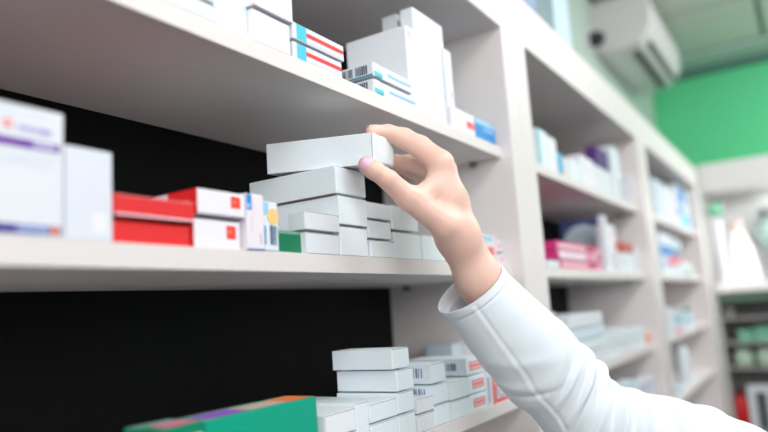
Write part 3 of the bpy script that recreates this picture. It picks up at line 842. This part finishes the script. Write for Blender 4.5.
# thenar web between thumb and index
web = cap((J(418, 196, .742, 9), J(437, 184, .765, 11)))
D_ = smin(palm, th, .012)
D_ = smin(D_, web, .012)
for f_ in (index, middle, ring, little):
    D_ = smin(D_, finger(f_), .006)
# small skin creases at the joints
vv, ff = surface_nets(D_, lo, VOX)
me = bpy.data.meshes.new('person')
me.from_pydata(vv.tolist(), [], ff.tolist())
for p_ in me.polygons: p_.use_smooth = True
skin = mat('skin', (243, 214, 200), .42, .10, 160, .05, .4, sss=.35)
# warm finger pads and knuckles: wear-like colour variation of the skin itself
for nd in skin.node_tree.nodes:
    if nd.type == 'MIX': nd.inputs[7].default_value = (*lin((232, 184, 168)), 1)
    if nd.type == 'TEX_NOISE': nd.inputs['Scale'].default_value = 34; nd.inputs['Detail'].default_value = 6
me.materials.append(skin)
person = link(bpy.data.objects.new('person', me))
tag(person, 'person in a white coat reaching in from the right, fingers holding a white carton', 'person')
sm = person.modifiers.new('soft', 'SMOOTH'); sm.factor = .5; sm.iterations = 6

# thumb nail
def ellipsoid_patch(name, c, ax_l, ax_w, ax_n, L, Wd, T, mt, parent):
    bm = bmesh.new(); N = 16; K = 12
    grid = []
    for i in range(K + 1):
        r = i / K
        row = []
        for k in range(N * 2):
            a = math.pi * k / N
            u = r * math.cos(a); v = r * math.sin(a)
            sq = (abs(u) ** 2.6 + abs(v) ** 2.6) ** (1 / 2.6) if r > 0 else 1
            kk = r / sq if r > 0 else 0
            u *= kk if r > 0 else 1; v *= kk if r > 0 else 1
            n_ = -.42 * v * v * Wd - .12 * u * u * L + T * (1 - r ** 6)
            row.append(bm.verts.new(c + ax_l * (u * L) + ax_w * (v * Wd) + ax_n * n_))
        grid.append(row)
    for a, b in zip(grid, grid[1:]):
        for k in range(2 * N):
            f = bm.faces.new((a[k], a[(k + 1) % (2 * N)], b[(k + 1) % (2 * N)], b[k])); f.smooth = True
    bmesh.ops.remove_doubles(bm, verts=bm.verts, dist=1e-6)
    bmesh.ops.recalc_face_normals(bm, faces=bm.faces)
    o = mesh_obj(name, bm, mt, parent)
    md = o.modifiers.new('thick', 'SOLIDIFY'); md.thickness = .0005
    return o
nail_m = mat('pale pink nail varnish', (248, 190, 212), .2)
tip = Vector(thumb[4][0]); ip = Vector(thumb[2][0])
axl = (tip - ip).normalized()
tocam = (Vector((0, -S, H)) - tip).normalized()
nrm = (tocam - axl * tocam.dot(axl)).normalized()
nrm = (nrm + Vector((0, 0, .05)) - Vector((.10, 0, 0))).normalized(); nrm = (nrm - axl * nrm.dot(axl)).normalized()
wid = axl.cross(nrm)
r4 = thumb[4][1]
ellipsoid_patch('thumbnail', tip - axl * .0026 + nrm * (r4 * 1.02), axl, wid, nrm, .0112, .0084, .0010, nail_m, person)
tip = Vector(index[4][0]); axl = (tip - Vector(index[3][0])).normalized(); up = Vector((0, 0, 1)) - axl * axl.z; up.normalize()
nm = (up * .8 - Vector((0, -1, 0)) * .5).normalized(); nm = (nm - axl * nm.dot(axl)).normalized()
ellipsoid_patch('fingernail', tip + axl * .002 + nm * (index[4][1] * .92), axl, axl.cross(nm), nm, .0055, .0045, .0005, nail_m, person)

# sleeve: rings along the arm
rings_px = [  # cx, cy, half-width px, dirx, diry (towards upper side), depth
    (469.5, 287.5, 38, .80, -.59, .792), (484, 303, 38.5, .79, -.61, .793), (508, 330, 42.5, .79, -.61, .796), (529.5, 352, 45, .80, -.60, .798),
    (547, 374, 45, .80, -.60, .80), (565, 391, 42, .79, -.61, .80), (582, 412, 43, .62, -.78, .80), (604, 428, 46, .50, -.87, .798), (634, 440, 49, .38, -.92, .795),
    (670, 452, 53, .27, -.96, .79), (704, 468, 58, .30, -.95, .785), (745, 490, 62, .32, -.95, .78), (800, 520, 74, .35, -.94, .775), (860, 560, 84, .4, -.92, .77)]
def cr(a, b, c, d, t):
    return .5 * ((2 * b) + (-a + c) * t + (2 * a - 5 * b + 4 * c - d) * t * t + (-a + 3 * b - 3 * c + d) * t ** 3)
R_ = np.array(rings_px, float)
SUB = 22; NT = 160
rings = []
svals = []
for i in range(len(R_) - 1):
    a, b, c, d = R_[max(0, i - 1)], R_[i], R_[i + 1], R_[min(len(R_) - 1, i + 2)]
    for q in range(SUB):
        rings.append(cr(a, b, c, d, q / SUB)); svals.append(i + q / SUB)
rings.append(R_[-1]); svals.append(len(R_) - 1)
camz = fwd
rngf = random.Random(3)
folds = []
# (s centre, theta centre deg, width s, width theta, amp (fraction of radius), slant, freq)
def sg(x, w_): return math.exp(-(x / w_) ** 2)
def ridge(s, th, s0, t0, ds, dt, slant, amp):
    """one soft fold: ridge centred on line s = s0 + slant*(th-t0)"""
    dth = (th - t0 + math.pi) % (2 * math.pi) - math.pi
    return amp * sg(s - s0 - slant * dth, ds) * sg(dth, dt)
FL = [
    (4.35, .35, .16, .75, .7, .11), (4.85, .3, .13, .7, .8, -.15), (5.12, .1, .14, .6, .8, .15), (5.50, .15, .10, .6, .7, -.20),
    (5.9, .5, .16, .9, .5, .07), (6.35, .9, .10, .8, .6, -.08), (6.7, .8, .16, .9, .6, .07), (7.25, .9, .14, .9, .5, -.06), (7.7, .6, .2, .9, .45, .06), (8.3, .5, .12, .7, .5, -.05),
    (8.9, .6, .25, .9, .4, .04), (9.6, .3, .12, .6, .5, -.06), (10.0, .4, .2, .9, .4, .05), (10.5, .7, .12, .8, .6, -.05), (11, .5, .2, .8, .4, .05),
    (2.2, .9, .35, .6, 1.2, .035), (3.1, .6, .22, .8, 1.0, -.04), (3.5, 1.1, .2, .5, .9, .04), (2.7, 2.0, .25, .6, -.8, .035), (1.7, 1.5, .3, .5, .9, -.025),
    (4.0, 1.2, .14, .6, .8, -.05), (4.45, 1.5, .13, .7, .7, .05), (4.85, 1.3, .10, .6, 1.0, -.045), (5.25, 1.7, .15, .8, .5, .055), (5.75, 2.0, .12, .9, .7, -.06), (3.3, 2.6, .2, .7, -.6, .045),
    (6.2, 1.7, .14, .8, .3, .07), (6.6, 1.8, .12, .7, .5, -.06), (7.0, 1.6, .16, .9, .2, .06), (7.5, 1.5, .12, .7, .6, -.05), (8.0, 1.6, .14, .8, .4, .05), (3.9, 2.2, .12, .5, -.5, -.04), (2.4, 2.8, .2, .5, .5, .03)]
def tube(ring_ids, rad_k, extra=None):
    grid = []
    for ri in ring_ids:
        cx, cy, hw0, dx, dy, dep = rings[ri]; s = svals[ri]
        c3 = at(cx, cy, dep)
        n3 = (at(cx + dx * 10, cy + dy * 10, dep) - c3).normalized()
        R0 = hw0 * dep * K * PX
        ax3 = n3.cross(camz).normalized()       # along the arm, sign fixed below
        if (at(cx - dy * 10, cy + dx * 10, dep) - c3).dot(ax3) < 0: ax3 = -ax3
        row = []
        for k in range(NT):
            th = 2 * math.pi * k / NT
            rr = R0 * rad_k
            for f in FL: rr += R0 * ridge(s, th, *f)
            # fine cloth undulation
            rr += R0 * .006 * math.sin(5 * s + 3 * th) * math.sin(2.3 * s + 1)
            # turned hem and stitched line
            if s < .62 : rr += .0007
            rr -= .0012 * math.exp(-((s - .64) / .05) ** 2)
            # long seam facing the aisle
            dth = (th - (1.75 + .07 * s) + math.pi) % (2 * math.pi) - math.pi
            if 0.3 < s < 5.6: rr += -.0012 * math.exp(-(dth / .045) ** 2) + .0007 * math.exp(-((dth - .10) / .06) ** 2)
            cs, sn = math.cos(th), math.sin(th)
            p = c3 + n3 * (cs * rr) - camz * (sn * rr * .92)
            if s < 2: p += ax3 * (sn * .010 * (1 - s / 2))
            row.append(p)
        grid.append(row)
    return grid
outer = tube(range(len(rings)), 1.0)
inner = tube(range(0, 62), .965)
bm = bmesh.new()
og = [[bm.verts.new(p) for p in r] for r in outer]
ig = [[bm.verts.new(p) for p in r] for r in inner]
def skin_rows(g, flip=False):
    for a, b in zip(g, g[1:]):
        for k in range(NT):
            q = (a[k], b[k], b[(k + 1) % NT], a[(k + 1) % NT])
            f = bm.faces.new(q if not flip else q[::-1]); f.smooth = True
skin_rows(og); skin_rows(ig, True)
for k in range(NT):
    f = bm.faces.new((ig[0][k], og[0][k], og[0][(k + 1) % NT], ig[0][(k + 1) % NT])); f.smooth = True
bm.faces.new(og[-1]); bm.faces.new(ig[-1][::-1])
bmesh.ops.recalc_face_normals(bm, faces=bm.faces)
cloth = mat('white cotton', (226, 234, 241), .85, .18, 900, .0, .2)
slv = mesh_obj('coat_sleeve', bm, cloth, person)
slv['label'] = 'white cotton coat sleeve with a folded elbow'
